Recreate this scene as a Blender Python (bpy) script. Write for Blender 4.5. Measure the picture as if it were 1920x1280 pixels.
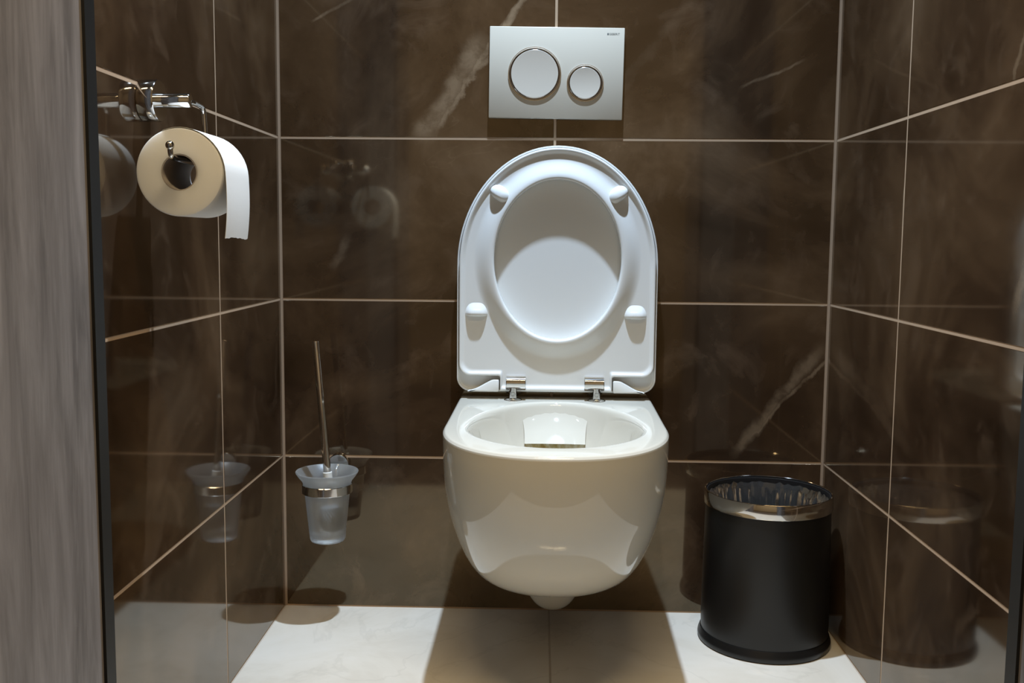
import bpy, bmesh, math, random
import numpy as np
from mathutils import Matrix, Vector

for o in list(bpy.data.objects):
    bpy.data.objects.remove(o, do_unlink=True)
SC = bpy.context.scene
COL = SC.collection
PI = math.pi
random.seed(4)

# ------------------------------------------------------------------ camera
FPX, CX, CD, CZ, YAW, PITCH, ROLL = 1877.83, 0.4922, 1.8871, 0.72, -0.0278, -0.1033, 0.0088
ROOM_W = 1.0334
cam = bpy.data.cameras.new('camera')
cam.sensor_width = 36.0
cam.lens = FPX * 36.0 / 1920.0
cam.clip_start = 0.02
camo = bpy.data.objects.new('camera', cam)
COL.objects.link(camo)
fw = Vector((math.sin(YAW) * math.cos(PITCH), math.cos(YAW) * math.cos(PITCH), math.sin(PITCH)))
rt = Vector((math.cos(YAW), -math.sin(YAW), 0))
up = rt.cross(fw)
r2 = rt * math.cos(ROLL) + up * math.sin(ROLL)
u2 = up * math.cos(ROLL) - rt * math.sin(ROLL)
M = Matrix((r2, u2, -fw)).transposed().to_4x4()
M.translation = Vector((CX, -CD, CZ))
camo.matrix_world = M
SC.camera = camo

# ------------------------------------------------------------------ world, lamps, exposure
w = bpy.data.worlds.new('world')
SC.world = w
w.use_nodes = True
w.node_tree.nodes['Background'].inputs[0].default_value = (1.0, 0.95, 0.88, 1)
w.node_tree.nodes['Background'].inputs[1].default_value = 0.02

def spot(name, loc, target, power, size_deg, blend, radius, color):
    l = bpy.data.lights.new(name, 'SPOT')
    l.energy = power
    l.spot_size = math.radians(size_deg)
    l.spot_blend = blend
    l.shadow_soft_size = radius
    l.color = color
    o = bpy.data.objects.new(name, l)
    COL.objects.link(o)
    o.location = loc
    o.rotation_euler = (Vector(target) - Vector(loc)).to_track_quat('-Z', 'Y').to_euler()
    return o

CEIL = 2.40
spot('ceiling_spot_lamp', (0.50, -0.40, CEIL - 0.02), (0.50, -0.40, 0), 245, 74, 1.0, 0.022, (0.71, 0.905, 1.15))
al = bpy.data.lights.new('corridor_ceiling_lamp', 'AREA')
al.shape = 'RECTANGLE'
al.size = 0.9
al.size_y = 0.14
al.energy = 30.0
al.color = (1.0, 0.78, 0.46)
alo = bpy.data.objects.new('corridor_ceiling_lamp', al)
COL.objects.link(alo)
alo.location = (0.51, -1.47, CEIL - 0.03)

SC.view_settings.view_transform = 'Standard'
SC.view_settings.look = 'None'
SC.view_settings.gamma = 1.0
SC.view_settings.use_curve_mapping = False
SC.view_settings.exposure = 0.0

# ------------------------------------------------------------------ helpers
def mesh(name, verts, faces, mat=None, parent=None, smooth=False, angle=None):
    me = bpy.data.meshes.new(name)
    me.from_pydata([tuple(v) for v in verts], [], [tuple(f) for f in faces])
    me.validate()
    bm = bmesh.new()
    bm.from_mesh(me)
    bmesh.ops.remove_doubles(bm, verts=bm.verts, dist=1e-6)
    bmesh.ops.recalc_face_normals(bm, faces=bm.faces)
    bm.to_mesh(me)
    bm.free()
    return link(name, me, mat, parent, smooth, angle)

def link(name, me, mat=None, parent=None, smooth=False, angle=None):
    o = bpy.data.objects.new(name, me)
    COL.objects.link(o)
    if mat and not me.materials:
        me.materials.append(mat)
    if smooth:
        for p in me.polygons:
            p.use_smooth = True
        if angle is not None:
            bm = bmesh.new()
            bm.from_mesh(me)
            a = math.radians(angle)
            for e in bm.edges:
                if len(e.link_faces) == 2 and e.calc_face_angle(0) > a:
                    e.smooth = False
            bm.to_mesh(me)
            bm.free()
    if parent:
        o.parent = parent
        o.matrix_parent_inverse = Matrix.Translation(-parent.location)
    return o

def thing(name, label, cat, loc=(0, 0, 0), group=None):
    o = bpy.data.objects.new(name, None)
    o.empty_display_size = 0.03
    COL.objects.link(o)
    o.location = loc
    o['label'] = label
    o['category'] = cat
    if group:
        o['group'] = group
    return o

def structure(o, label=None):
    o['kind'] = 'structure'
    if label:
        o['label'] = label
    return o

def lathe_vf(profile, origin=(0, 0, 0), axis='z', n=64, closed=False):
    """profile: list of (r, h).  Returns verts, faces of the revolved surface."""
    V, F = [], []
    m = len(profile)
    for r, h in profile:
        for k in range(n):
            a = 2 * PI * k / n
            c, s = r * math.cos(a), r * math.sin(a)
            if axis == 'z':
                p = (c, s, h)
            elif axis == 'x':
                p = (h, c, s)
            else:
                p = (c, h, s)
            V.append((p[0] + origin[0], p[1] + origin[1], p[2] + origin[2]))
    rng = range(m) if closed else range(m - 1)
    for i in rng:
        j = (i + 1) % m
        for k in range(n):
            q = (k + 1) % n
            F.append((i * n + k, i * n + q, j * n + q, j * n + k))
    return V, F

def lathe(name, profile, mat, parent=None, origin=(0, 0, 0), axis='z', n=64, closed=False, angle=40):
    V, F = lathe_vf(profile, origin, axis, n, closed)
    return mesh(name, V, F, mat, parent, True, angle)

def tube_vf(path, rad, n=16, caps=True):
    P = [Vector(p) for p in path]
    R = rad if isinstance(rad, (list, tuple)) else [rad] * len(P)
    V, F = [], []
    t0 = (P[1] - P[0]).normalized()
    ref = Vector((0, 0, 1)) if abs(t0.z) < 0.9 else Vector((1, 0, 0))
    nrm = t0.cross(ref).normalized()
    for i, p in enumerate(P):
        t = (P[min(i + 1, len(P) - 1)] - P[max(i - 1, 0)]).normalized()
        nrm = (nrm - t * nrm.dot(t)).normalized()
        b = t.cross(nrm)
        for k in range(n):
            a = 2 * PI * k / n
            V.append(p + (nrm * math.cos(a) + b * math.sin(a)) * R[i])
    for i in range(len(P) - 1):
        for k in range(n):
            q = (k + 1) % n
            F.append((i * n + k, i * n + q, (i + 1) * n + q, (i + 1) * n + k))
    if caps:
        F.append(tuple(range(n))[::-1])
        F.append(tuple((len(P) - 1) * n + k for k in range(n)))
    return V, F

def tube(name, path, rad, mat, parent=None, n=16, angle=50):
    V, F = tube_vf(path, rad, n)
    return mesh(name, V, F, mat, parent, True, angle)

def rounded_path(pts, r, seg=6):
    """polyline with rounded corners"""
    P = [Vector(p) for p in pts]
    out = [P[0]]
    for i in range(1, len(P) - 1):
        a, b, c = P[i - 1], P[i], P[i + 1]
        d1, d2 = (a - b), (c - b)
        rr = min(r, d1.length * 0.49, d2.length * 0.49)
        s, e = b + d1.normalized() * rr, b + d2.normalized() * rr
        for k in range(seg + 1):
            t = k / seg
            out.append(s * (1 - t) ** 2 + b * 2 * t * (1 - t) + e * t * t)
    out.append(P[-1])
    return out

def box_bm(lo, hi, bev=0.0, seg=2):
    bm = bmesh.new()
    bmesh.ops.create_cube(bm, size=1.0)
    for v in bm.verts:
        v.co = Vector([(lo[i] + hi[i]) / 2 + v.co[i] * (hi[i] - lo[i]) for i in range(3)])
    if bev > 0:
        bmesh.ops.bevel(bm, geom=list(bm.edges), offset=bev, segments=seg, profile=0.5, affect='EDGES')
    return bm

def box(name, lo, hi, mat, parent=None, bev=0.0, seg=2):
    bm = box_bm(lo, hi, bev, seg)
    me = bpy.data.meshes.new(name)
    bm.to_mesh(me)
    bm.free()
    return link(name, me, mat, parent, bev > 0, 50)

def boxes(name, spec, mat, parent=None):
    V, F = [], []
    for lo, hi in spec:
        b = len(V)
        for x in (lo[0], hi[0]):
            for y in (lo[1], hi[1]):
                for z in (lo[2], hi[2]):
                    V.append((x, y, z))
        for f in ((0, 1, 3, 2), (4, 6, 7, 5), (0, 4, 5, 1), (2, 3, 7, 6), (0, 2, 6, 4), (1, 5, 7, 3)):
            F.append([b + i for i in f])
    me = bpy.data.meshes.new(name)
    me.from_pydata(V, [], F)
    bm = bmesh.new()
    bm.from_mesh(me)
    bmesh.ops.recalc_face_normals(bm, faces=bm.faces)
    bm.to_mesh(me)
    bm.free()
    return link(name, me, mat, parent)

# ------------------------------------------------------------------ materials
def new_mat(name):
    m = bpy.data.materials.new(name)
    m.use_nodes = True
    nt = m.node_tree
    return m, nt, nt.nodes['Principled BSDF']

def simple(name, col, rough=0.5, metal=0.0, ior=1.5, coat=0.0, coat_rough=0.03, **kw):
    m, nt, b = new_mat(name)
    b.inputs['Base Color'].default_value = (*col, 1)
    b.inputs['Roughness'].default_value = rough
    b.inputs['Metallic'].default_value = metal
    b.inputs['IOR'].default_value = ior
    b.inputs['Coat Weight'].default_value = coat
    b.inputs['Coat Roughness'].default_value = coat_rough
    for k, v in kw.items():
        b.inputs[k.replace('_', ' ')].default_value = v
    return m

def N(nt, t, **props):
    n = nt.nodes.new(t)
    for k, v in props.items():
        setattr(n, k, v)
    return n

def math_n(nt, op, a, b=None, c=None, clamp=False):
    n = N(nt, 'ShaderNodeMath', operation=op, use_clamp=clamp)
    for i, v in enumerate((a, b, c)):
        if v is None:
            continue
        if isinstance(v, (int, float)):
            n.inputs[i].default_value = v
        else:
            nt.links.new(v, n.inputs[i])
    return n.outputs[0]

def noise(nt, vec, scale, detail=4, rough=0.55, dist=0.0):
    n = N(nt, 'ShaderNodeTexNoise')
    n.inputs['Scale'].default_value = scale
    n.inputs['Detail'].default_value = detail
    n.inputs['Roughness'].default_value = rough
    n.inputs['Distortion'].default_value = dist
    nt.links.new(vec, n.inputs['Vector'])
    return n.outputs['Fac']

def ramp(nt, fac, stops):
    n = N(nt, 'ShaderNodeValToRGB')
    e = n.color_ramp.elements
    while len(e) < len(stops):
        e.new(0.5)
    for i, (p, c) in enumerate(stops):
        e[i].position = p
        e[i].color = (*c, 1) if len(c) == 3 else c
    nt.links.new(fac, n.inputs[0])
    return n.outputs['Color']

def mixc(nt, fac, a, b):
    n = N(nt, 'ShaderNodeMix', data_type='RGBA')
    if isinstance(fac, (int, float)):
        n.inputs[0].default_value = fac
    else:
        nt.links.new(fac, n.inputs[0])
    for i, v in ((6, a), (7, b)):
        if isinstance(v, tuple):
            n.inputs[i].default_value = (*v, 1)
        else:
            nt.links.new(v, n.inputs[i])
    return n.outputs[2]

def smooth(nt, v, lo, hi):
    n = N(nt, 'ShaderNodeMapRange', interpolation_type='SMOOTHSTEP')
    n.inputs['From Min'].default_value = lo
    n.inputs['From Max'].default_value = hi
    nt.links.new(v, n.inputs['Value'])
    return n.outputs['Result']

def vein_mask(nt, pos, wob, p0, p1, nrm, width, strength, amp=0.01):
    """streak of mineral in the stone from p0 to p1 on the wall with normal nrm"""
    p0, p1, nrm = Vector(p0), Vector(p1), Vector(nrm)
    d = (p1 - p0)
    L = d.length
    d.normalize()
    s_ = nrm.cross(d)
    def dot(v):
        n = N(nt, 'ShaderNodeVectorMath', operation='DOT_PRODUCT')
        nt.links.new(pos, n.inputs[0])
        n.inputs[1].default_value = v
        return math_n(nt, 'SUBTRACT', n.outputs['Value'], v.dot(p0))
    along = dot(d)
    across = math_n(nt, 'ADD', dot(s_), math_n(nt, 'MULTIPLY', math_n(nt, 'SUBTRACT', wob, 0.5), amp * 4))
    off = math_n(nt, 'ABSOLUTE', dot(nrm))
    core = math_n(nt, 'SUBTRACT', 1.0, smooth(nt, math_n(nt, 'ABSOLUTE', across), width * 0.15, width))
    ins = math_n(nt, 'MULTIPLY', smooth(nt, along, -0.01, L * 0.12), math_n(nt, 'SUBTRACT', 1.0, smooth(nt, along, L * 0.8, L + 0.01)))
    near = math_n(nt, 'LESS_THAN', off, 0.02)
    return math_n(nt, 'MULTIPLY', math_n(nt, 'MULTIPLY', core, ins), math_n(nt, 'MULTIPLY', near, strength))

def brown_marble():
    m, nt, b = new_mat('brown_marble')
    geo = N(nt, 'ShaderNodeNewGeometry')
    pos = geo.outputs['Position']
    n1 = noise(nt, pos, 3.2, 6, 0.6, 0.6)
    n2 = noise(nt, pos, 11.0, 5, 0.6, 0.9)
    base = ramp(nt, n1, [(0.34, (0.022, 0.0120, 0.0065)), (0.47, (0.040, 0.0225, 0.0125)), (0.58, (0.073, 0.043, 0.023)), (0.72, (0.125, 0.078, 0.044))])
    base = mixc(nt, math_n(nt, 'MULTIPLY', smooth(nt, n2, 0.50, 0.75), 0.45), base, (0.12, 0.078, 0.048))
    # hairline veins
    n3 = noise(nt, pos, 2.4, 5, 0.55, 1.6)
    hair = math_n(nt, 'SUBTRACT', 1.0, smooth(nt, math_n(nt, 'ABSOLUTE', math_n(nt, 'SUBTRACT', n3, 0.52)), 0.0, 0.0035))
    hair = math_n(nt, 'MULTIPLY', hair, smooth(nt, n1, 0.5, 0.66))
    wob = noise(nt, pos, 9.0, 6, 0.65, 0.4)
    back, right = (0, -1, 0), (-1, 0, 0)
    veins = [((0.26, 0, 0.90), (0.39, 0, 1.09), back, 0.028, 0.75, 0.012), ((0.28, 0, 0.90), (0.50, 0, 1.22), back, 0.009, 0.9, 0.014),
             ((0.36, 0, 1.02), (0.42, 0, 1.07), back, 0.008, 0.7, 0.01), ((0.07, 0, 1.115), (0.14, 0, 1.155), back, 0.004, 0.7, 0.004),
             ((0.86, 0, 0.31), (1.03, 0, 0.53), back, 0.016, 0.55, 0.012), ((0.88, 0, 0.33), (1.05, 0, 0.52), back, 0.005, 0.6, 0.012),
             ((0.86, 0, 1.00), (0.97, 0, 1.045), back, 0.004, 0.5, 0.005), ((0.60, 0, 0.95), (0.80, 0, 1.20), back, 0.016, 0.10, 0.014),
             ((ROOM_W, -0.73, 0.63), (ROOM_W, -0.80, 0.86), right, 0.013, 0.5, 0.010), ((ROOM_W, -0.69, 0.90), (ROOM_W, -0.76, 1.05), right, 0.006, 0.5, 0.01),
             ((0.10, 0, 0.66), (0.13, 0, 0.72), back, 0.012, 0.3, 0.012), ((0.33, 0, 0.64), (0.42, 0, 0.78), back, 0.020, 0.22, 0.02)]
    tot = hair
    tot = math_n(nt, 'MULTIPLY', tot, 0.14)
    for v in veins:
        tot = math_n(nt, 'MAXIMUM', tot, vein_mask(nt, pos, wob, *v))
    brk = smooth(nt, noise(nt, pos, 26.0, 4, 0.6, 0.3), 0.30, 0.62)
    tot = math_n(nt, 'MULTIPLY', tot, math_n(nt, 'ADD', 0.35, math_n(nt, 'MULTIPLY', brk, 0.65)), clamp=True)
    col = mixc(nt, tot, base, (0.25, 0.18, 0.115))
    nt.links.new(col, b.inputs['Base Color'])
    b.inputs['Roughness'].default_value = 0.06
    b.inputs['IOR'].default_value = 1.88
    b.inputs['Specular Tint'].default_value = (1.0, 0.85, 0.60, 1)
    return m

def white_marble():
    m, nt, b = new_mat('white_marble')
    geo = N(nt, 'ShaderNodeNewGeometry')
    pos = geo.outputs['Position']
    n1 = noise(nt, pos, 4.0, 6, 0.6, 1.2)
    n2 = noise(nt, pos, 2.1, 5, 0.55, 2.0)
    base = ramp(nt, n1, [(0.30, (0.59, 0.525, 0.435)), (0.5, (0.66, 0.60, 0.51)), (0.7, (0.70, 0.645, 0.565))])
    v = math_n(nt, 'SUBTRACT', 1.0, smooth(nt, math_n(nt, 'ABSOLUTE', math_n(nt, 'SUBTRACT', n2, 0.5)), 0.0, 0.02))
    col = mixc(nt, math_n(nt, 'MULTIPLY', v, 0.16), base, (0.40, 0.36, 0.30))
    nt.links.new(col, b.inputs['Base Color'])
    b.inputs['Roughness'].default_value = 0.10
    b.inputs['IOR'].default_value = 1.75
    return m

def concrete_wood():
    m, nt, b = new_mat('grey_grained_panel')
    geo = N(nt, 'ShaderNodeNewGeometry')
    mp = N(nt, 'ShaderNodeMapping')
    mp.inputs['Scale'].default_value = (14, 14, 1.6)
    nt.links.new(geo.outputs['Position'], mp.inputs['Vector'])
    n1 = noise(nt, mp.outputs[0], 2.2, 6, 0.62, 0.5)
    n2 = noise(nt, mp.outputs[0], 9.0, 4, 0.6, 0.2)
    c = ramp(nt, n1, [(0.30, (0.125, 0.107, 0.098)), (0.5, (0.225, 0.198, 0.185)), (0.70, (0.34, 0.305, 0.29))])
    c = mixc(nt, math_n(nt, 'MULTIPLY', smooth(nt, n2, 0.45, 0.75), 0.35), c, (0.37, 0.335, 0.315))
    nt.links.new(c, b.inputs['Base Color'])
    b.inputs['Roughness'].default_value = 0.5
    return m

def paper_mat(name='tissue_paper', sss=0.55):
    m, nt, b = new_mat(name)
    geo = N(nt, 'ShaderNodeNewGeometry')
    n1 = noise(nt, geo.outputs['Position'], 260.0, 2, 0.5)
    b.inputs['Base Color'].default_value = (0.86, 0.85, 0.82, 1)
    b.inputs['Roughness'].default_value = 0.95
    b.inputs['Specular IOR Level'].default_value = 0.1
    b.inputs['Subsurface Weight'].default_value = sss
    b.inputs['Subsurface Radius'].default_value = (1.0, 0.95, 0.85)
    b.inputs['Subsurface Scale'].default_value = 0.025
    bp = N(nt, 'ShaderNodeBump')
    bp.inputs['Strength'].default_value = 0.12
    bp.inputs['Distance'].default_value = 0.0006
    nt.links.new(n1, bp.inputs['Height'])
    nt.links.new(bp.outputs[0], b.inputs['Normal'])
    return m

def stain_mat():
    m, nt, b = new_mat('stained_ceramic')
    geo = N(nt, 'ShaderNodeNewGeometry')
    mp = N(nt, 'ShaderNodeMapping')
    mp.inputs['Scale'].default_value = (55, 55, 14)
    nt.links.new(geo.outputs['Position'], mp.inputs['Vector'])
    n1 = noise(nt, mp.outputs[0], 1.0, 4, 0.6, 0.3)
    c = ramp(nt, n1, [(0.40, (0.74, 0.70, 0.56)), (0.55, (0.55, 0.44, 0.22)), (0.68, (0.36, 0.24, 0.07))])
    nt.links.new(c, b.inputs['Base Color'])
    b.inputs['Roughness'].default_value = 0.25
    return m

TILE = brown_marble()
FLOORM = white_marble()
PANEL = concrete_wood()
GROUT = simple('beige_grout', (0.46, 0.32, 0.205), 0.8)
FGROUT = simple('floor_grout', (0.42, 0.36, 0.29), 0.8)
SILIC = simple('beige_silicone', (0.30, 0.21, 0.14), 0.45)
CERAMIC = simple('white_glazed_ceramic', (0.60, 0.565, 0.485), 0.045, ior=1.52)
SEATM = simple('white_seat_plastic', (0.82, 0.82, 0.795), 0.16, ior=1.5)
PLATEM = simple('white_plate_plastic', (0.65, 0.60, 0.50), 0.28)
BUTTONM = simple('satin_button_plastic', (0.64, 0.585, 0.50), 0.34)
CHROME = simple('polished_chrome', (0.66, 0.65, 0.635), 0.085, 1.0)
STEEL = simple('polished_steel', (0.78, 0.74, 0.69), 0.09, 1.0)
BLACKM = simple('black_lacquered_metal', (0.0045, 0.0042, 0.0040), 0.36)
BLACKP = simple('black_plastic', (0.010, 0.009, 0.009), 0.4)
PAPER = paper_mat()
SHEET = paper_mat('tissue_sheet', 0.0)
CARD = simple('grey_cardboard', (0.34, 0.30, 0.27), 0.9)
STAIN = stain_mat()
BRISTLE = simple('grey_bristles', (0.12, 0.12, 0.12), 0.8)
COLLARM = simple('clear_white_collar', (0.75, 0.74, 0.70), 0.3)
LOGO = simple('grey_print', (0.16, 0.17, 0.16), 0.6)
PLASTER = simple('painted_plaster', (0.55, 0.50, 0.44), 0.85)
CEILM = simple('white_ceiling_paint', (0.72, 0.70, 0.66), 0.9)
DARKFLOOR = simple('dark_corridor_floor', (0.07, 0.055, 0.045), 0.5)
RUBBER = simple('black_rubber', (0.005, 0.0045, 0.004), 0.5)
FROST = simple('frosted_glass', (0.90, 0.90, 0.88), 0.34, ior=1.38, Transmission_Weight=0.90)

def liner_mat():
    m = bpy.data.materials.new('clear_grey_plastic_film')
    m.use_nodes = True
    nt = m.node_tree
    nt.nodes.clear()
    out = N(nt, 'ShaderNodeOutputMaterial')
    tr = N(nt, 'ShaderNodeBsdfTransparent')
    tr.inputs[0].default_value = (0.50, 0.50, 0.50, 1)
    gl = N(nt, 'ShaderNodeBsdfGlossy')
    gl.inputs['Color'].default_value = (0.9, 0.9, 0.9, 1)
    gl.inputs['Roughness'].default_value = 0.12
    df = N(nt, 'ShaderNodeBsdfDiffuse')
    df.inputs[0].default_value = (0.5, 0.5, 0.5, 1)
    fr = N(nt, 'ShaderNodeFresnel')
    fr.inputs[0].default_value = 1.75
    m1 = N(nt, 'ShaderNodeMixShader')
    m1.inputs[0].default_value = 0.06
    nt.links.new(tr.outputs[0], m1.inputs[1])
    nt.links.new(df.outputs[0], m1.inputs[2])
    m2 = N(nt, 'ShaderNodeMixShader')
    nt.links.new(fr.outputs[0], m2.inputs[0])
    nt.links.new(m1.outputs[0], m2.inputs[1])
    nt.links.new(gl.outputs[0], m2.inputs[2])
    nt.links.new(m2.outputs[0], out.inputs[0])
    return m
LINER = liner_mat()

# ------------------------------------------------------------------ room
H = 0.302
ROWS = [0.0, 0.2983] + [0.2983 + H * k for k in range(1, 7)] + [CEIL]
DOORY = -0.965
JT = 0.0045           # joint width
REC = 0.0005          # joint recess

def tile_mesh(wd, ht, th=0.006, ch=0.0006):
    """tile in local axes: width x, height z, front face at y=0, body towards +y"""
    V = []
    for (y, i) in ((th, 0), (ch, 0), (0, ch)):
        V += [(i, y, i), (wd - i, y, i), (wd - i, y, ht - i), (i, y, ht - i)]
    F = [(0, 1, 2, 3), (8, 11, 10, 9)]
    for a, b in ((0, 4), (4, 8)):
        for k in range(4):
            q = (k + 1) % 4
            F.append((a + k, b + k, b + q, a + q))
    me = bpy.data.meshes.new('tile')
    me.from_pydata(V, [], F)
    bm = bmesh.new()
    bm.from_mesh(me)
    bmesh.ops.recalc_face_normals(bm, faces=bm.faces)
    bm.to_mesh(me)
    bm.free()
    return me

def tile_wall(wall, cols, place, mat, rows=ROWS):
    cache = {}
    for a, b in zip(cols[:-1], cols[1:]):
        for z0, z1 in zip(rows[:-1], rows[1:]):
            g = JT / 2
            key = (round(b - a, 4), round(z1 - z0, 4))
            if key not in cache:
                cache[key] = tile_mesh(b - a - JT, z1 - z0 - JT)
            o = link('tile', cache[key], mat, wall)
            loc, rz = place(a + g, z0 + g)
            o.location = loc
            o.rotation_euler = (0, 0, rz)

wb = structure(boxes('wall_back', [((-0.10, REC, -0.1), (ROOM_W + 0.10, 0.10, CEIL))], GROUT), 'dark brown marble tiled wall behind the toilet')
tile_wall(wb, [0.0, 0.516, ROOM_W], lambda a, z: ((a, 0, z), 0), TILE)
wl = structure(boxes('wall_left', [((-0.10, DOORY, -0.1), (-REC, REC, CEIL))], GROUT), 'dark brown marble tiled wall beside the paper holder')
# left wall faces +x : local x -> world +y, local y(+ into wall) -> world -x
tile_wall(wl, [DOORY, -0.361, 0.0], lambda a, z: ((0, a, z), PI / 2), TILE)
wr = structure(boxes('wall_right', [((ROOM_W + REC, DOORY, -0.1), (ROOM_W + 0.10, REC, CEIL))], GROUT), 'dark brown marble tiled wall beside the waste bin')
# right wall faces -x : local x -> world -y, local y -> world +x
tile_wall(wr, [0.0, 0.361, -DOORY], lambda a, z: ((ROOM_W, -a, z), -PI / 2), TILE)

fl = structure(boxes('floor', [((-0.05, DOORY, -0.10), (ROOM_W + 0.05, 0.05, -REC))], FGROUT), 'white marble tiled floor of the toilet cubicle')
for a, b in ((0.0, 0.516), (0.516, ROOM_W)):
    for y0, y1 in ((-0.60, 0.0), (DOORY, -0.60)):
        me = tile_mesh(b - a - 0.003, y1 - y0 - 0.003)
        o = link('tile', me, FLOORM, fl)
        # local z -> world y, local y(+back) -> world -z
        o.matrix_local = Matrix.Translation((a + 0.0015, y0 + 0.0015, 0)) @ Matrix(((1, 0, 0, 0), (0, 0, 1, 0), (0, -1, 0, 0), (0, 0, 0, 1)))
structure(boxes('ceiling', [((-0.10, DOORY, CEIL), (ROOM_W + 0.10, 0.10, CEIL + 0.08))], CEILM))

# silicone beads in the corners
def bead(name, x, sgn):
    r = 0.0042
    V, F = [], []
    for z in (0.0, CEIL):
        for k in range(7):
            a = k / 6 * PI / 2
            # concave quarter round from one wall to the other
            V.append((x + sgn * (r - r * math.sin(a)), -(r - r * math.cos(a)), z))
        V.append((x, 0.0, z))
    for k in range(7):
        F.append((k, k + 1, 8 + k + 1, 8 + k))
    F.append((7, 0, 8, 15))
    F.append(tuple(range(8)))
    F.append(tuple(range(8, 16)))
    return structure(mesh(name, V, F, SILIC))
bead('trim_1', 0.0, 1)
bead('trim_2', ROOM_W, -1)

# front wall with the doorway; its reveals are clad in the grey grained panel
JL, JR, HEAD, FRONT = 0.0806, 0.9400, 2.06, -1.25
structure(boxes('wall_front', [((-0.9, FRONT, -0.1), (JL, DOORY, CEIL)), ((JR, FRONT, -0.1), (1.9, DOORY, CEIL)), ((JL, FRONT, HEAD), (JR, DOORY, CEIL))], PANEL), 'grey grained panel cladding of the doorway, close at the left edge')
structure(boxes('trim_3', [((JL - 0.002, DOORY - 0.016, 0), (JL + 0.003, DOORY + 0.004, HEAD)), ((JR - 0.003, DOORY - 0.016, 0), (JR + 0.002, DOORY + 0.004, HEAD)),
                 ((JL, DOORY - 0.016, HEAD - 0.003), (JR, DOORY + 0.004, HEAD + 0.002))], RUBBER), 'thin black seal around the doorway')
# corridor in which the photographer stands
structure(boxes('floor_corridor', [((-0.9, -3.0, -0.10), (1.9, DOORY, -0.0006))], DARKFLOOR))
structure(boxes('ceiling_corridor', [((-0.9, -3.0, CEIL), (1.9, DOORY, CEIL + 0.08))], CEILM))
structure(boxes('wall_corridor_back', [((-0.9, -3.1, -0.1), (1.9, -3.0, CEIL))], PLASTER))
structure(boxes('wall_corridor_left', [((-1.0, -3.1, -0.1), (-0.9, DOORY, CEIL))], PLASTER))
structure(boxes('wall_corridor_right', [((1.9, -3.1, -0.1), (2.0, DOORY, CEIL))], PLASTER))

# ------------------------------------------------------------------ toilet
TX = 0.5222
toilet = thing('toilet', 'white ceramic wall-hung toilet with seat and lid raised', 'toilet', (TX, -0.26, 0))

def tx(y):
    return TX + 0.012 * (y + 0.05)

def interp(tab, n):
    """Catmull-Rom through rows of a table"""
    T = np.array(tab, float)
    out = []
    m = len(T)
    for i in range(m - 1):
        p0, p1, p2, p3 = T[max(i - 1, 0)], T[i], T[i + 1], T[min(i + 2, m - 1)]
        for k in range(n):
            t = k / n
            out.append(0.5 * ((2 * p1) + (-p0 + p2) * t + (2 * p0 - 5 * p1 + 4 * p2 - p3) * t * t + (-p0 + 3 * p1 - 3 * p2 + p3) * t ** 3))
    out.append(T[-1])
    return out

def d_ring(w, L, yc, n, back, q, NB=12, NS=14, NF=60):
    """D-shaped section: straight back on the wall, straight sides, super-elliptic front"""
    P = []
    wb_ = w * q
    for k in range(NB):                       # back edge, right to left
        t = k / NB
        P.append((wb_ * (1 - 2 * t), back))
    for k in range(NS):                       # left side
        t = k / NS
        e = t * t * (3 - 2 * t)
        P.append((-(wb_ + (w - wb_) * e), back + (yc - back) * t))
    b = L + yc                                 # L positive length, yc negative
    for k in range(NF + 1):
        a = PI * k / NF
        c, s = math.cos(a), math.sin(a)
        x = -w * math.copysign(abs(c) ** (2 / n), c)
        y = yc - b * abs(s) ** (2 / n)
        P.append((x, y))
    for k in range(1, NS):
        t = 1 - k / NS
        e = t * t * (3 - 2 * t)
        P.append((wb_ + (w - wb_) * e, back + (yc - back) * t))
    return P

def egg(a, bb, bf, yc, count, start):
    """egg-shaped opening sampled by angle list"""
    out = []
    for t in start:
        c, s = math.cos(t), math.sin(t)
        b_ = bb if s > 0 else bf
        out.append((a * c, yc + b_ * s))
    return out

RIM = 0.42
tab = [  # z, half width, length, yc, exponent, back ratio
    (0.4200, 0.1725, 0.523, -0.30, 2.25, 1.010),
    (0.4192, 0.1755, 0.526, -0.30, 2.25, 1.010),
    (0.4165, 0.1778, 0.5285, -0.30, 2.25, 1.010),
    (0.4120, 0.1785, 0.5295, -0.30, 2.25, 1.010),
    (0.3800, 0.1785, 0.529, -0.295, 2.25, 1.005),
    (0.3300, 0.1770, 0.520, -0.285, 2.2, 0.995),
    (0.2800, 0.1710, 0.502, -0.265, 2.15, 0.985),
    (0.2350, 0.1610, 0.472, -0.245, 2.1, 0.975),
    (0.2000, 0.1500, 0.436, -0.225, 2.1, 0.97),
    (0.1750, 0.1400, 0.398, -0.205, 2.1, 0.96),
    (0.1540, 0.1285, 0.350, -0.185, 2.1, 0.95),
    (0.1380, 0.1145, 0.300, -0.165, 2.1, 0.94),
    (0.1270, 0.0980, 0.245, -0.145, 2.1, 0.92),
    (0.1210, 0.0700, 0.190, -0.125, 2.1, 0.9),
    (0.1190, 0.0300, 0.140, -0.110, 2.0, 0.9)]
rings = interp(tab, 3)
V, F = [], []
RN = None
for z, wd, L, yc, n, q in rings:
    R_ = d_ring(wd, L, yc, n, -0.0015, q)
    RN = len(R_)
    V += [(tx(y) + x, y, z) for x, y in R_]
NR = len(rings)
for i in range(NR - 1):
    for k in range(RN):
        j = (k + 1) % RN
        F.append((i * RN + k, i * RN + j, (i + 1) * RN + j, (i + 1) * RN + k))
F.append(tuple((NR - 1) * RN + k for k in range(RN)))
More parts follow.
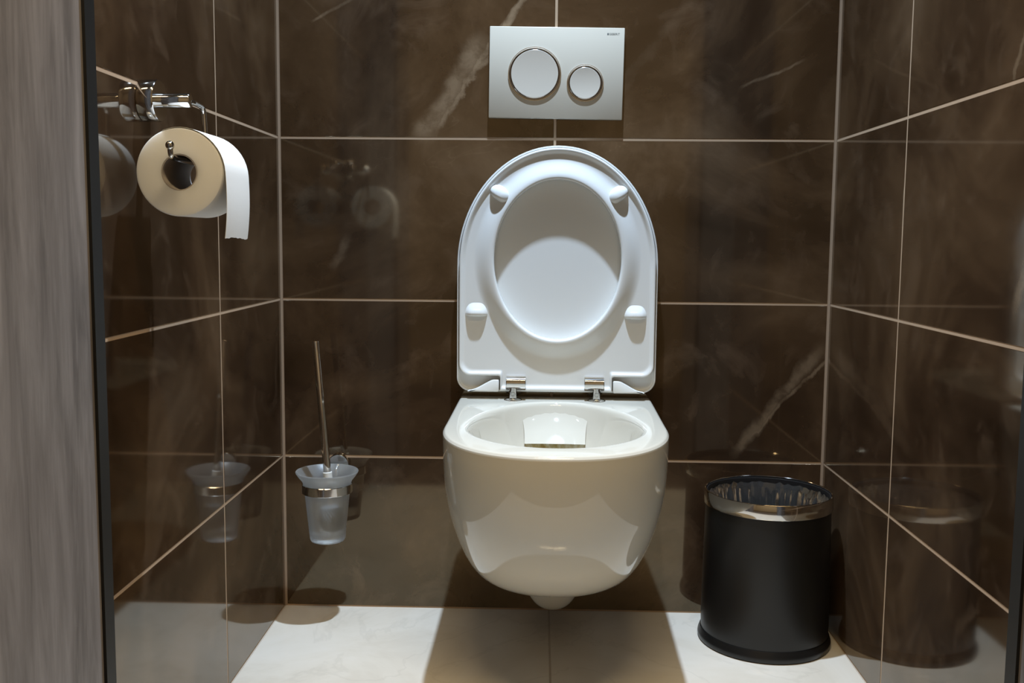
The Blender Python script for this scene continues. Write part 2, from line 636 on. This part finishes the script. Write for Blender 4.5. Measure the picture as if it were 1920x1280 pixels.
# inner basin: rings matched by angle about the opening centre
IYC = -0.305
ang = []
for x, y in d_ring(0.1725, 0.523, -0.30, 2.25, -0.0015, 1.01):
    ang.append(math.atan2((y - IYC) / 0.20, x / 0.14))
itab = [  # z, half width, back depth, front depth, yc
    (0.4200, 0.1470, 0.2480, 0.1700, -0.3050),
    (0.4190, 0.1425, 0.2430, 0.1640, -0.3050),
    (0.4150, 0.1385, 0.2385, 0.1590, -0.3050),
    (0.4050, 0.1350, 0.2330, 0.1560, -0.3040),
    (0.3800, 0.1290, 0.2180, 0.1520, -0.3010),
    (0.3450, 0.1160, 0.1900, 0.1480, -0.2950),
    (0.3050, 0.0950, 0.1500, 0.1250, -0.2900),
    (0.2700, 0.0720, 0.1050, 0.0920, -0.2800),
    (0.2450, 0.0500, 0.0700, 0.0600, -0.2750),
    (0.2350, 0.0250, 0.0350, 0.0300, -0.2750)]
irings = interp(itab, 3)
base = len(V)
for z, a, bb, bf, yc in irings:
    for t in ang:
        c, s = math.cos(t), math.sin(t)
        x, y = a * c, yc + (bb if s > 0 else bf) * s
        V.append((tx(y) + x, y, z))
for k in range(RN):
    j = (k + 1) % RN
    F.append((k, base + k, base + j, j))
for i in range(len(irings) - 1):
    for k in range(RN):
        j = (k + 1) % RN
        F.append((base + i * RN + k, base + (i + 1) * RN + k, base + (i + 1) * RN + j, base + i * RN + j))
F.append(tuple(base + (len(irings) - 1) * RN + k for k in range(RN)))
bowl = mesh('bowl', V, F, CERAMIC, toilet, True, 60)

# flush guide slab hanging inside the back of the basin
V, F = [], []
nx, nz = 14, 12
IT = np.array(itab)[::-1]
def basin_back(x, z):
    a, bb, yc = (float(np.interp(z, IT[:, 0], IT[:, c])) for c in (1, 2, 4))
    return yc + bb * math.sqrt(max(0.0, 1 - (x / a) ** 2))
def guide_pt(i, j, front):
    u = i / nx * 2 - 1
    t = j / nz
    hw = 0.0540 + 0.010 * (1 - t) ** 2
    z = 0.410 - 0.054 * t
    off = -0.0015 + 0.036 * t ** 1.7 - 0.004 * u * u * (1 - t)
    y = basin_back(hw * u, z) * (1 - t * t) + basin_back(0, z) * t * t - off - 0.003 * u * u * t
    if not front:
        y += 0.014
        z += 0.004
    return (tx(y) + hw * u, y, z)
for fr_ in (True, False):
    for j in range(nz + 1):
        for i in range(nx + 1):
            V.append(guide_pt(i, j, fr_))
S_ = (nx + 1) * (nz + 1)
for j in range(nz):
    for i in range(nx):
        a = j * (nx + 1) + i
        F.append((a, a + 1, a + nx + 2, a + nx + 1))
        F.append((S_ + a, S_ + a + nx + 1, S_ + a + nx + 2, S_ + a + 1))
for i in range(nx):
    for j in (0, nz):
        a = j * (nx + 1) + i
        F.append((a, a + 1, S_ + a + 1, S_ + a))
for j in range(nz):
    for i in (0, nx):
        a = j * (nx + 1) + i
        F.append((a, a + nx + 1, S_ + a + nx + 1, S_ + a))
guide = mesh('flush_guide', V, F, CERAMIC, bowl, True, 50)
# stained outlet recess right below it
V, F = [], []
for j in range(7):
    t = j / 6
    for i in range(nx + 1):
        u = i / nx * 2 - 1
        z = 0.362 - 0.036 * t
        y = basin_back((0.055 - 0.008 * t) * u, z) - 0.0035 * math.sin(PI * min(1, t * 1.2 + 0.1)) - 0.0008
        V.append((tx(y) + (0.055 - 0.008 * t) * u, y, z))
        V.append((tx(y) + (0.055 - 0.008 * t) * u, y + 0.012, z - 0.003))
w2 = 2 * (nx + 1)
for j in range(6):
    for i in range(nx):
        a = j * w2 + 2 * i
        F.append((a, a + 2, a + w2 + 2, a + w2))
        F.append((a + 1, a + w2 + 1, a + w2 + 3, a + 3))
for i in range(nx):
    for j in (0, 6):
        a = j * w2 + 2 * i
        F.append((a, a + 1, a + 3, a + 2))
for j in range(6):
    for i in (0, nx):
        a = j * w2 + 2 * i
        F.append((a, a + w2, a + w2 + 1, a + 1))
o = mesh('flush_outlet', V, F, STAIN, bowl, True, 50)
o['label'] = 'yellow limescale-stained outlet below the flush guide'

# trap outlet bulging below the bowl
prof = []
for k in range(15):
    a = PI / 2 * k / 14
    prof.append((max(0.0560 * math.cos(a) ** 0.8, 0.0003), -math.sin(a)))
V, F = [], []
n = 40
for r, s in prof:
    for k in range(n):
        a = 2 * PI * k / n
        y = -0.100 + r * 1.5 * math.sin(a)
        V.append((tx(-0.1) - 0.001 + r * math.cos(a), y, 0.125 + 0.078 * s))
for i in range(len(prof) - 1):
    for k in range(n):
        q = (k + 1) % n
        F.append((i * n + k, i * n + q, (i + 1) * n + q, (i + 1) * n + k))
mesh('drain_trap', V, F, CERAMIC, toilet, True)

# ---- seat and lid (upright in the x-z plane, front towards -y)
SX = 0.5232
def lid_outline(inset=0.0, zb=0.4335, rc=0.026, n1=48):
    a, b, zc = 0.1855 - inset, 0.2215 - inset, 0.666
    zb_ = zb + inset
    P = []
    for k in range(n1 + 1):
        t = PI * k / n1
        P.append((a * math.cos(t), zc + b * math.sin(t)))
    rc = max(rc - inset, 0.004)
    for k in range(9):
        t = PI + PI / 2 * k / 8
        P.append((-a + rc + rc * math.cos(t), zb_ + rc + rc * math.sin(t)))
    for k in range(9):
        t = 1.5 * PI + PI / 2 * k / 8
        P.append((a - rc + rc * math.cos(t), zb_ + rc + rc * math.sin(t)))
    return P

LB, LFY = -0.006, -0.0235           # lid back and inner face
stack = [(0.006, LB), (0.0015, LB - 0.003), (0.0, LB - 0.010), (0.0, -0.0325), (0.0010, -0.0342), (0.0026, -0.0342), (0.0034, -0.0330), (0.0036, LFY - 0.002), (0.0058, LFY)]
V, F = [], []
m0 = len(lid_outline())
for ins, y in stack:
    V += [(SX + x, y, z) for x, z in lid_outline(ins)]
for i in range(len(stack) - 1):
    for k in range(m0):
        q = (k + 1) % m0
        F.append((i * m0 + k, i * m0 + q, (i + 1) * m0 + q, (i + 1) * m0 + k))
F.append(tuple(range(m0)))
F.append(tuple((len(stack) - 1) * m0 + k for k in range(m0)))
lid = mesh('lid', V, F, SEATM, toilet, True, 35)

def prism_xz(poly, y0, y1, bev=0.0015):
    bm = bmesh.new()
    vs = [bm.verts.new((SX + x, y1, z)) for x, z in poly]
    f = bm.faces.new(vs)
    ex = bmesh.ops.extrude_face_region(bm, geom=[f])
    for v in ex['geom']:
        if isinstance(v, bmesh.types.BMVert):
            v.co.y = y0
    bmesh.ops.recalc_face_normals(bm, faces=bm.faces)
    if bev:
        bmesh.ops.bevel(bm, geom=[e for e in bm.edges if e.calc_face_angle(0) > 0.6], offset=bev, segments=2, profile=0.5, affect='EDGES')
    return bm

def add_bm(name, bm, mat, parent, ang=40):
    me = bpy.data.meshes.new(name)
    bm.to_mesh(me)
    bm.free()
    return link(name, me, mat, parent, True, ang)

# raised hinge shoulders of the lid, sweeping up from each bottom corner to the hinge
for s in (-1, 1):
    top = []
    for k in range(13):
        t = k / 12
        e = t * t * (3 - 2 * t)
        top.append((0.163 - 0.0570 * t, 0.4365 + 0.0200 * min(1, e * 1.12)))
    poly = [(0.166, 0.4340), ] + top + [(0.1060, 0.4340)]
    poly = [(s * x, z) for x, z in poly]
    if s < 0:
        poly = poly[::-1]
    add_bm('hinge_shoulder', prism_xz(poly, -0.043, LFY + 0.001, 0.0022), SEATM, lid, 30)

# seat: ring whose relief is measured from the hole edge and from the outer edge
HA, HB, HZ = 0.1165, 0.1465, 0.6795
def seat_outline():
    P = []
    ins = 0.0045
    a, b, zc = 0.1855 - ins, 0.2215 - ins, 0.666
    for k in range(97):
        t = PI * k / 96
        P.append((a * math.cos(t), zc + b * math.sin(t)))
    zb, rc = 0.4640, 0.020
    for k in range(11):
        t = PI + PI / 2 * k / 10
        P.append((-a + rc + rc * math.cos(t), zb + rc + rc * math.sin(t)))
    xe, r_ = 0.1040, 0.004
    P += [(-xe - r_, zb), (-xe - r_ * 0.3, zb - r_ * 0.3), (-xe, zb - r_), (-xe, 0.4360), (xe, 0.4360), (xe, zb - r_), (xe + r_ * 0.3, zb - r_ * 0.3), (xe + r_, zb)]
    for k in range(11):
        t = 1.5 * PI + PI / 2 * k / 10
        P.append((a - rc + rc * math.cos(t), zb + rc + rc * math.sin(t)))
    return P
OUT = seat_outline()
# dense angular sampling incl. all corner angles
def ray_out(th):
    dx, dz = math.cos(th), math.sin(th)
    best = None
    for (x0, z0), (x1, z1) in zip(OUT, OUT[1:] + OUT[:1]):
        ex, ez = x1 - x0, z1 - z0
        det = dx * (-ez) + ex * dz
        if abs(det) < 1e-12:
            continue
        bx, bz = x0, z0 - HZ
        t = (bx * (-ez) + ex * bz) / det
        u = (dx * bz - dz * bx) / det
        if t > 0 and -1e-9 <= u <= 1 + 1e-9:
            if best is None or t > best:
                best = t
    return best
ths = set()
for x, z in OUT:
    ths.add(round(math.atan2(z - HZ, x), 6))
for k in range(300):
    ths.add(round(-PI + 2 * PI * (k + 0.5) / 300, 6))
ths = sorted(ths)
clean = [ths[0]]
for t in ths[1:]:
    if t - clean[-1] > 1e-4:
        clean.append(t)
ths = clean
SB = -0.0245                                     # back of the seat
sst = lambda t: max(0.0, min(1.0, t)) ** 2 * (3 - 2 * max(0.0, min(1.0, t)))
def relief(di, do, z):
    h = 0.0125 + 0.0115 * (1 - sst(di / 0.034))
    h += 0.0042 * (1 - sst(do / 0.009))
    return h
NRAD = 40
V, F = [], []
na = len(ths)
cols = []
for th in ths:
    dx, dz = math.cos(th), math.sin(th)
    ri = 1 / math.sqrt((dx / HA) ** 2 + (dz / HB) ** 2)
    ro = ray_out(th)
    col_ = []
    def add(r, h):
        col_.append((SX + r * dx, SB - h, HZ + r * dz))
    hi = relief(0, ro - ri, 0)
    ho = relief(ro - ri, 0, 0)
    add(ri + 0.0015, 0.0)                        # back, inner
    add(ri, 0.002)
    add(ri, hi - 0.005)
    for k in range(5):                           # rounded inner lip
        a = PI / 2 * k / 4
        add(ri + 0.0042 * (1 - math.cos(a)), hi - 0.0042 + 0.0042 * math.sin(a))
    W_ = ro - ri
    for k in range(NRAD):
        t = (k + 1) / (NRAD + 1)
        r = ri + 0.0042 + (W_ - 0.0042 - 0.003) * t
        add(r, relief(r - ri - 0.0042, ro - r - 0.003, 0))
    for k in range(5):                           # rounded outer edge
        a = PI / 2 * (1 - k / 4)
        add(ro - 0.003 + 0.003 * math.cos(a), ho - 0.003 + 0.003 * math.sin(a))
    add(ro, 0.002)
    add(ro - 0.0015, 0.0)
    cols.append(col_)
mc = len(cols[0])
for c in cols:
    V += c
for i in range(na):
    j = (i + 1) % na
    for k in range(mc):
        q = (k + 1) % mc
        F.append((i * mc + k, j * mc + k, j * mc + q, i * mc + q))
seat = mesh('seat', V, F, SEATM, toilet, True, 50)

# rubber-coloured bumpers under the seat
def bumper(x, z, hw, hh, depth, rot, flat):
    """smooth nose; flat=True ends in a straight lower edge"""
    V, F = [], []
    na_, nr_ = 32, 9
    yb = SB - 0.0100
    for i in range(nr_ + 1):
        t = i / nr_
        rr = math.cos(PI / 2 * t)
        hgt = depth * math.sin(PI / 2 * t) ** (0.8)
        for k in range(na_):
            a = 2 * PI * k / na_
            px, pz = hw * math.copysign(abs(math.cos(a)) ** 0.75, math.cos(a)), math.sin(a)
            pz = hh * (1.0 if pz > 0 else (0.28 if flat else 0.8)) * pz
            # crest sits near the lower edge so the upper flank is a long ramp
            sx_, sz_ = px * max(rr, 0.02), pz * max(rr, 0.02) - (hh * 0.14 * t if flat else hh * 0.25 * t)
            c, s = math.cos(rot), math.sin(rot)
            V.append((SX + x + sx_ * c - sz_ * s, yb - hgt, z + sx_ * s + sz_ * c))
    for i in range(nr_):
        for k in range(na_):
            q = (k + 1) % na_
            F.append((i * na_ + k, i * na_ + q, (i + 1) * na_ + q, (i + 1) * na_ + k))
    F.append(tuple(nr_ * na_ + k for k in range(na_)))
    return mesh('bumper', V, F, SEATM, seat, True, 60)
bumper(-0.1060, 0.7985, 0.0210, 0.0150, 0.0185, -0.62, False)
bumper(0.1080, 0.7985, 0.0210, 0.0150, 0.0185, 0.62, False)
def wedge(x, z, hw, run, depth):
    """smooth ramp rising downwards to a straight crest, then a short drop"""
    V, F = [], []
    nu, nv = 20, 16
    yb = SB - 0.0095
    for j in range(nv + 4):
        for i in range(nu + 1):
            u = i / nu * 2 - 1
            e = (1 - abs(u) ** 3.5)
            if j <= nv:
                v = j / nv
                hgt, zz = depth * sst(v) * e, z + run * (1 - v) * (0.35 + 0.65 * e)
            else:
                v = (j - nv) / 3
                hgt, zz = depth * e * (1 - v * v), z - 0.0055 * math.sin(v * PI / 2) * (0.4 + 0.6 * e)
            V.append((SX + x + hw * u, yb - hgt, zz))
    for j in range(nv + 3):
        for i in range(nu):
            a = j * (nu + 1) + i
            F.append((a, a + 1, a + nu + 2, a + nu + 1))
    return mesh('bumper', V, F, SEATM, seat, True, 60)
wedge(-0.1490, 0.5790, 0.0225, 0.030, 0.0130)
wedge(0.1450, 0.5770, 0.0225, 0.030, 0.0130)

# chrome hinges
for s in (-1, 1):
    hg = bpy.data.objects.new('hinge', None)
    x0, x1 = (-0.0925, -0.0560) if s < 0 else (0.0525, 0.0890)
    hg = lathe('hinge', [(0.0003, x0), (0.0122, x0), (0.0132, x0 + 0.001), (0.0132, x1 - 0.001), (0.0122, x1), (0.0003, x1)], CHROME, toilet, (SX, -0.0430, 0.4515), 'x', 40)
    xc = x0 + 0.013 if s < 0 else x1 - 0.0135
    lathe('post', [(0.0003, 0.4205), (0.0075, 0.4205), (0.0075, 0.446), (0.0003, 0.446)], CHROME, hg, (SX + xc, -0.0460, 0), 'z', 24)
    lathe('washer', [(0.0003, 0.4202), (0.0160, 0.4202), (0.0166, 0.4208), (0.0140, 0.4228), (0.0080, 0.4240), (0.0003, 0.4250)], CHROME, hg, (SX + xc, -0.0460, 0), 'z', 32)
    lathe('set_screw', [(0.0003, -0.0535), (0.0022, -0.0535), (0.0026, -0.0548), (0.0044, -0.0548), (0.0047, -0.0535), (0.0047, -0.0480), (0.0003, -0.0480)], CHROME, hg, (SX + xc, 0, 0.4310), 'y', 20)

# ------------------------------------------------------------------ flush plate
fp = thing('flush_plate', 'white rectangular dual flush plate with two chrome-ringed round buttons', 'flush plate', (0.5167, 0.0, 1.0205))
PYF = -0.0105
def fpm(o):
    o.parent = fp
    o.matrix_parent_inverse = Matrix.Identity(4)
    return o
fpm(box('plate', (-0.123, PYF, -0.082), (0.123, -0.0003, 0.082), PLATEM, None, 0.0012, 2))
for bx, bz, br in ((-0.0395, -0.0025, 0.0478), (0.0533, -0.0175, 0.0328)):
    fpm(lathe('chrome_ring', [(br - 0.0046, PYF + 0.0004), (br - 0.0046, PYF - 0.0020), (br - 0.0034, PYF - 0.0012), (br - 0.0016, PYF - 0.0010), (br - 0.0004, PYF - 0.0022), (br + 0.0006, PYF - 0.0022), (br + 0.0012, PYF - 0.0004), (br + 0.0012, PYF + 0.0004)], CHROME, None, (bx, 0, bz), 'y', 96, angle=35))
    pr = [(0.0003, PYF - 0.0012)]
    for k in range(1, 13):
        t = k / 12
        pr.append(((br - 0.0052) * t, PYF - 0.0012 - 0.0016 * t * t))
    pr += [(br - 0.0048, PYF - 0.0024), (br - 0.0047, PYF + 0.0004)]
    fpm(lathe('flush_button', pr, BUTTONM, None, (bx, 0, bz), 'y', 96))
fp.rotation_euler = (0, math.radians(0.65), 0)
cu = bpy.data.curves.new('brand_print', 'FONT')
cu.body = 'GEBERIT'
cu.size = 0.0052
cu.extrude = 0.00005
to = bpy.data.objects.new('tmp_text', cu)
COL.objects.link(to)
bpy.context.view_layer.update()
tme = bpy.data.meshes.new_from_object(to.evaluated_get(bpy.context.evaluated_depsgraph_get()))
bpy.data.objects.remove(to, do_unlink=True)
xs = [v.co.x for v in tme.vertices]
sc_ = 0.0190 / (max(xs) - min(xs))
x_min = min(xs)
for v in tme.vertices:
    v.co = Vector((0.0950 + (v.co.x - x_min) * sc_, PYF - 0.0001 - v.co.z, 0.0690 + v.co.y * sc_))
tme.name = 'brand_lettering'
tme.materials.clear()
fpm(link('brand_lettering', tme, LOGO))
fpm(box('brand_square', (0.0912, PYF - 0.00015, 0.0690), (0.0941, PYF + 0.0002, 0.0724), LOGO))

# ------------------------------------------------------------------ toilet paper holder and roll
RY, RZ = -0.642, 0.884
hold = thing('toilet_paper_holder', 'chrome wall-mounted paper holder with round rosette and hook rod', 'paper holder', (0, RY, RZ))
lathe('rosette', [(0.0003, 0.0003), (0.0250, 0.0003), (0.0256, 0.0012), (0.0256, 0.0195), (0.0246, 0.0210), (0.0003, 0.0210)], CHROME, hold, (0, RY, RZ), 'x', 56)
lathe('arm', [(0.0003, 0.0205), (0.0090, 0.0205), (0.0090, 0.0580), (0.0080, 0.0593), (0.0003, 0.0593)], CHROME, hold, (0, RY, RZ), 'x', 36)
RC = (0.0690, 0.7925)        # roll axis x, z
RYF, RYB = -0.715, -0.620
pts = [(0.0520, RY, RZ), (0.0590, RY + 0.008, RZ - 0.001), (0.0620, -0.603, RZ - 0.003), (0.0640, -0.602, 0.8105), (0.0660, -0.616, 0.8082), (0.0672, -0.728, 0.8075), (0.0692, -0.7405, 0.8100), (0.0692, -0.7425, 0.8195)]
hook = tube('hook_rod', rounded_path(pts, 0.011, 6), 0.0034, CHROME, hold, 14)
Vs, Fs = lathe_vf([(max(0.0052 * math.sin(PI * k / 12), 0.0001), -0.0052 * math.cos(PI * k / 12)) for k in range(13)], (0.0692, -0.7428, 0.8210), 'z', 24)
mesh('ball_tip', Vs, Fs, CHROME, hook, True)

roll = thing('toilet_paper_roll', 'white toilet paper roll with loose end hanging from the chrome holder', 'paper roll', (RC[0], (RYF + RYB) / 2, RC[1]))
RO, RI = 0.0512, 0.0205
prof = [(RI + 0.0008, RYF), (RO - 0.003, RYF), (RO - 0.0008, RYF + 0.0006), (RO, RYF + 0.0022), (RO, RYB - 0.002), (RO - 0.001, RYB), (RI + 0.0008, RYB)]
lathe('paper', prof, PAPER, roll, (RC[0], 0, RC[1]), 'y', 96, closed=True, angle=30)
lathe('core', [(RI + 0.0007, RYF + 0.0004), (RI + 0.0007, RYB - 0.0004), (RI - 0.0006, RYB - 0.0004), (RI - 0.0006, RYF + 0.0004)], CARD, roll, (RC[0], 0, RC[1]), 'y', 64, closed=True, angle=30)
# loose end: wraps the right-hand side and hangs down
path = []
for k in range(15):
    a = math.radians(112 - 112 * k / 14)
    lift = 0.0006 + 0.0022 * (k / 14) ** 2
    path.append((RC[0] + (RO + lift) * math.cos(a), RC[1] + (RO + lift) * math.sin(a)))
x_, z_ = path[-1]
for k in range(1, 15):
    t = k / 14
    path.append((x_ + 0.0014 * math.sin(t * PI * 0.9) - 0.0030 * t * t, z_ - 0.0765 * t))
V, F = [], []
NY = 14
for i, (x, z) in enumerate(path):
    for sgn in (0, 1):
        for k in range(NY + 1):
            u = k / NY
            y = RYF + 0.001 + (RYB - RYF - 0.002) * u
            t = max(0, (i - 14) / 14)
            xx = x + 0.0015 * t * math.sin(u * 3.0 + 0.4) + (0.0004 if sgn else 0)
            zz = z + 0.0010 * t * math.sin(u * 5) + (0.0003 if sgn and i < 15 else 0)
            if i == len(path) - 1:
                zz += 0.0004 * math.sin(k * 2.4) + 0.0003 * math.sin(k * 5.1)
            V.append((xx, y, zz))
row = 2 * (NY + 1)
for i in range(len(path) - 1):
    for k in range(NY):
        a = i * row + k
        F.append((a, a + 1, a + row + 1, a + row))
        b_ = a + NY + 1
        F.append((b_, b_ + row, b_ + row + 1, b_ + 1))
    for k in (0, NY):
        a = i * row + k
        F.append((a, a + NY + 1, a + NY + 1 + row, a + row))
for i in (0, len(path) - 1):
    for k in range(NY):
        a = i * row + k
        F.append((a, a + 1, a + NY + 2, a + NY + 1))
mesh('loose_end', V, F, SHEET, roll, True, 60)

# ------------------------------------------------------------------ toilet brush and its holder
BX, BY = 0.1015, -0.078
bh = thing('toilet_brush_holder', 'frosted glass brush cup in a chrome ring mounted on the back wall', 'brush holder', (BX, BY, 0.155))
cup = [(0.0003, 0.1550), (0.0260, 0.1550), (0.0305, 0.1568), (0.0326, 0.1610), (0.0355, 0.1900), (0.0410, 0.2440), (0.0428, 0.2620), (0.0460, 0.2705), (0.0530, 0.2790), (0.0570, 0.2850), (0.0577, 0.2872), (0.0568, 0.2884),
       (0.0545, 0.2866), (0.0490, 0.2800), (0.0430, 0.2725), (0.0395, 0.2640), (0.0378, 0.2440), (0.0322, 0.1900), (0.0300, 0.1680), (0.0270, 0.1650), (0.0003, 0.1645)]
lathe('glass_cup', cup, FROST, bh, (BX, BY, 0), 'z', 72, angle=60)
lathe('chrome_ring', [(0.0430, 0.2485), (0.0462, 0.2485), (0.0467, 0.2492), (0.0467, 0.2640), (0.0462, 0.2647), (0.0432, 0.2647)], CHROME, bh, (BX, BY, 0), 'z', 72, closed=True, angle=35)
lathe('rosette', [(0.0003, -0.0003), (0.0205, -0.0003), (0.0212, -0.0012), (0.0212, -0.0105), (0.0200, -0.0122), (0.0003, -0.0122)], CHROME, bh, (BX + 0.007, 0, 0.2830), 'y', 48)
tube('bracket_arm', rounded_path([(BX + 0.007, -0.0115, 0.2800), (BX + 0.007, -0.0230, 0.2780), (BX + 0.004, -0.0300, 0.2600), (BX + 0.002, -0.0325, 0.2570)], 0.008), 0.0060, CHROME, bh, 16)

tb = thing('toilet_brush', 'steel-handled toilet brush leaning in the frosted glass cup', 'toilet brush', (BX, BY, 0.17))
b0, b1 = Vector((BX + 0.0105, BY - 0.004, 0.168)), Vector((0.0835, -0.0800, 0.5290))
def on_handle(z):
    t = (z - b0.z) / (b1.z - b0.z)
    return b0 + (b1 - b0) * t
hd = [on_handle(0.2850), on_handle(0.4), on_handle(0.5280), b1]
tube('handle', hd, [0.0070, 0.0070, 0.0070, 0.0064], STEEL, tb, 28)
tube('collar', [on_handle(0.2680), on_handle(0.2690), on_handle(0.2860), on_handle(0.2868)], [0.0072, 0.0086, 0.0086, 0.0072], COLLARM, tb, 28)
tube('stem', [on_handle(0.20), on_handle(0.2682)], 0.0040, STEEL, tb, 16)
V, F = [], []
nb = 40
for i in range(13):
    t = i / 12
    c = on_handle(0.174 + 0.052 * t)
    rr = (0.016 + 0.006 * math.sin(PI * t)) * (0.35 if i in (0, 12) else 1.0)
    for k in range(nb):
        a = 2 * PI * k / nb
        r = rr * (1.0 if (k + i) % 2 else 0.82)
        V.append((c.x + r * math.cos(a), c.y + r * math.sin(a), c.z))
for i in range(12):
    for k in range(nb):
        q = (k + 1) % nb
        F.append((i * nb + k, i * nb + q, (i + 1) * nb + q, (i + 1) * nb + k))
F.append(tuple(range(nb)))
F.append(tuple(12 * nb + k for k in range(nb)))
mesh('bristle_head', V, F, BRISTLE, tb)

# ------------------------------------------------------------------ waste bin
WX, WY = 0.9040, -0.1195
wbn = thing('waste_bin', 'black cylindrical waste bin with polished chrome top band in the corner', 'waste bin', (WX, WY, 0))
lathe('body', [(0.1120, 0.0210), (0.1125, 0.0400), (0.1095, 0.2450), (0.1088, 0.2700), (0.1076, 0.2700), (0.1080, 0.2400), (0.1105, 0.0300), (0.1050, 0.0200)], BLACKM, wbn, (WX, WY, 0), 'z', 96, closed=True, angle=35)
lathe('base_ring', [(0.0003, 0.0004), (0.1130, 0.0004), (0.1165, 0.0020), (0.1176, 0.0065), (0.1170, 0.0115), (0.1155, 0.0140), (0.1150, 0.0170), (0.1132, 0.0210), (0.1100, 0.0215), (0.0003, 0.0120)], BLACKM, wbn, (WX, WY, 0), 'z', 96, angle=50)
lathe('chrome_band', [(0.1100, 0.2500), (0.1118, 0.2500), (0.1122, 0.2508), (0.1122, 0.2735), (0.1112, 0.2752), (0.1096, 0.2757), (0.1086, 0.2750), (0.1084, 0.2735), (0.1092, 0.2715)], CHROME, wbn, (WX, WY, 0), 'z', 120, closed=True, angle=40)
lathe('inner_rim', [(0.1081, 0.2720), (0.1066, 0.2715), (0.1062, 0.2560), (0.1078, 0.2550)], BLACKP, wbn, (WX, WY, 0), 'z', 96, closed=True, angle=40)

# crumpled clear bag inside it
rng = np.random.RandomState(7)
V, F = [], []
nb, nl = 220, 22
ph = rng.rand(14) * 6.28
am = rng.rand(14)
for i in range(nl + 1):
    t = i / nl
    for k in range(nb):
        a = 2 * PI * k / nb
        wv = sum(am[q] * math.sin((7 + 5 * q) * a + ph[q] + t * (q % 3 - 1) * 1.4) for q in range(10)) / 4.0
        wv2 = sum(am[(q + 3) % 14] * math.sin((9 + 7 * q) * a + ph[13 - q]) for q in range(7)) / 3.0
        if t < 0.15:
            r = 0.1045 - 0.003 * (t / 0.15) + 0.0012 * wv * (0.4 + t * 4)
            z = 0.2640 - 0.012 * (t / 0.15) + 0.0030 * wv2 * (1 - t / 0.15)
        else:
            u = (t - 0.15) / 0.85
            r = 0.1005 - 0.034 * u + 0.0042 * wv * (1 - 0.3 * u) + 0.0016 * math.sin(61 * a + 9 * u + 3 * wv) * (1 - u)
            z = 0.2520 - 0.205 * u + 0.002 * wv2
        V.append((WX + r * math.cos(a), WY + r * math.sin(a), z))
for i in range(nl):
    for k in range(nb):
        q = (k + 1) % nb
        F.append((i * nb + k, i * nb + q, (i + 1) * nb + q, (i + 1) * nb + k))
F.append(tuple(nl * nb + k for k in range(nb)))
o = mesh('bin_liner', V, F, LINER, None, True)
o['label'] = 'crumpled clear plastic bag lining the black waste bin'
o['category'] = 'bin bag'
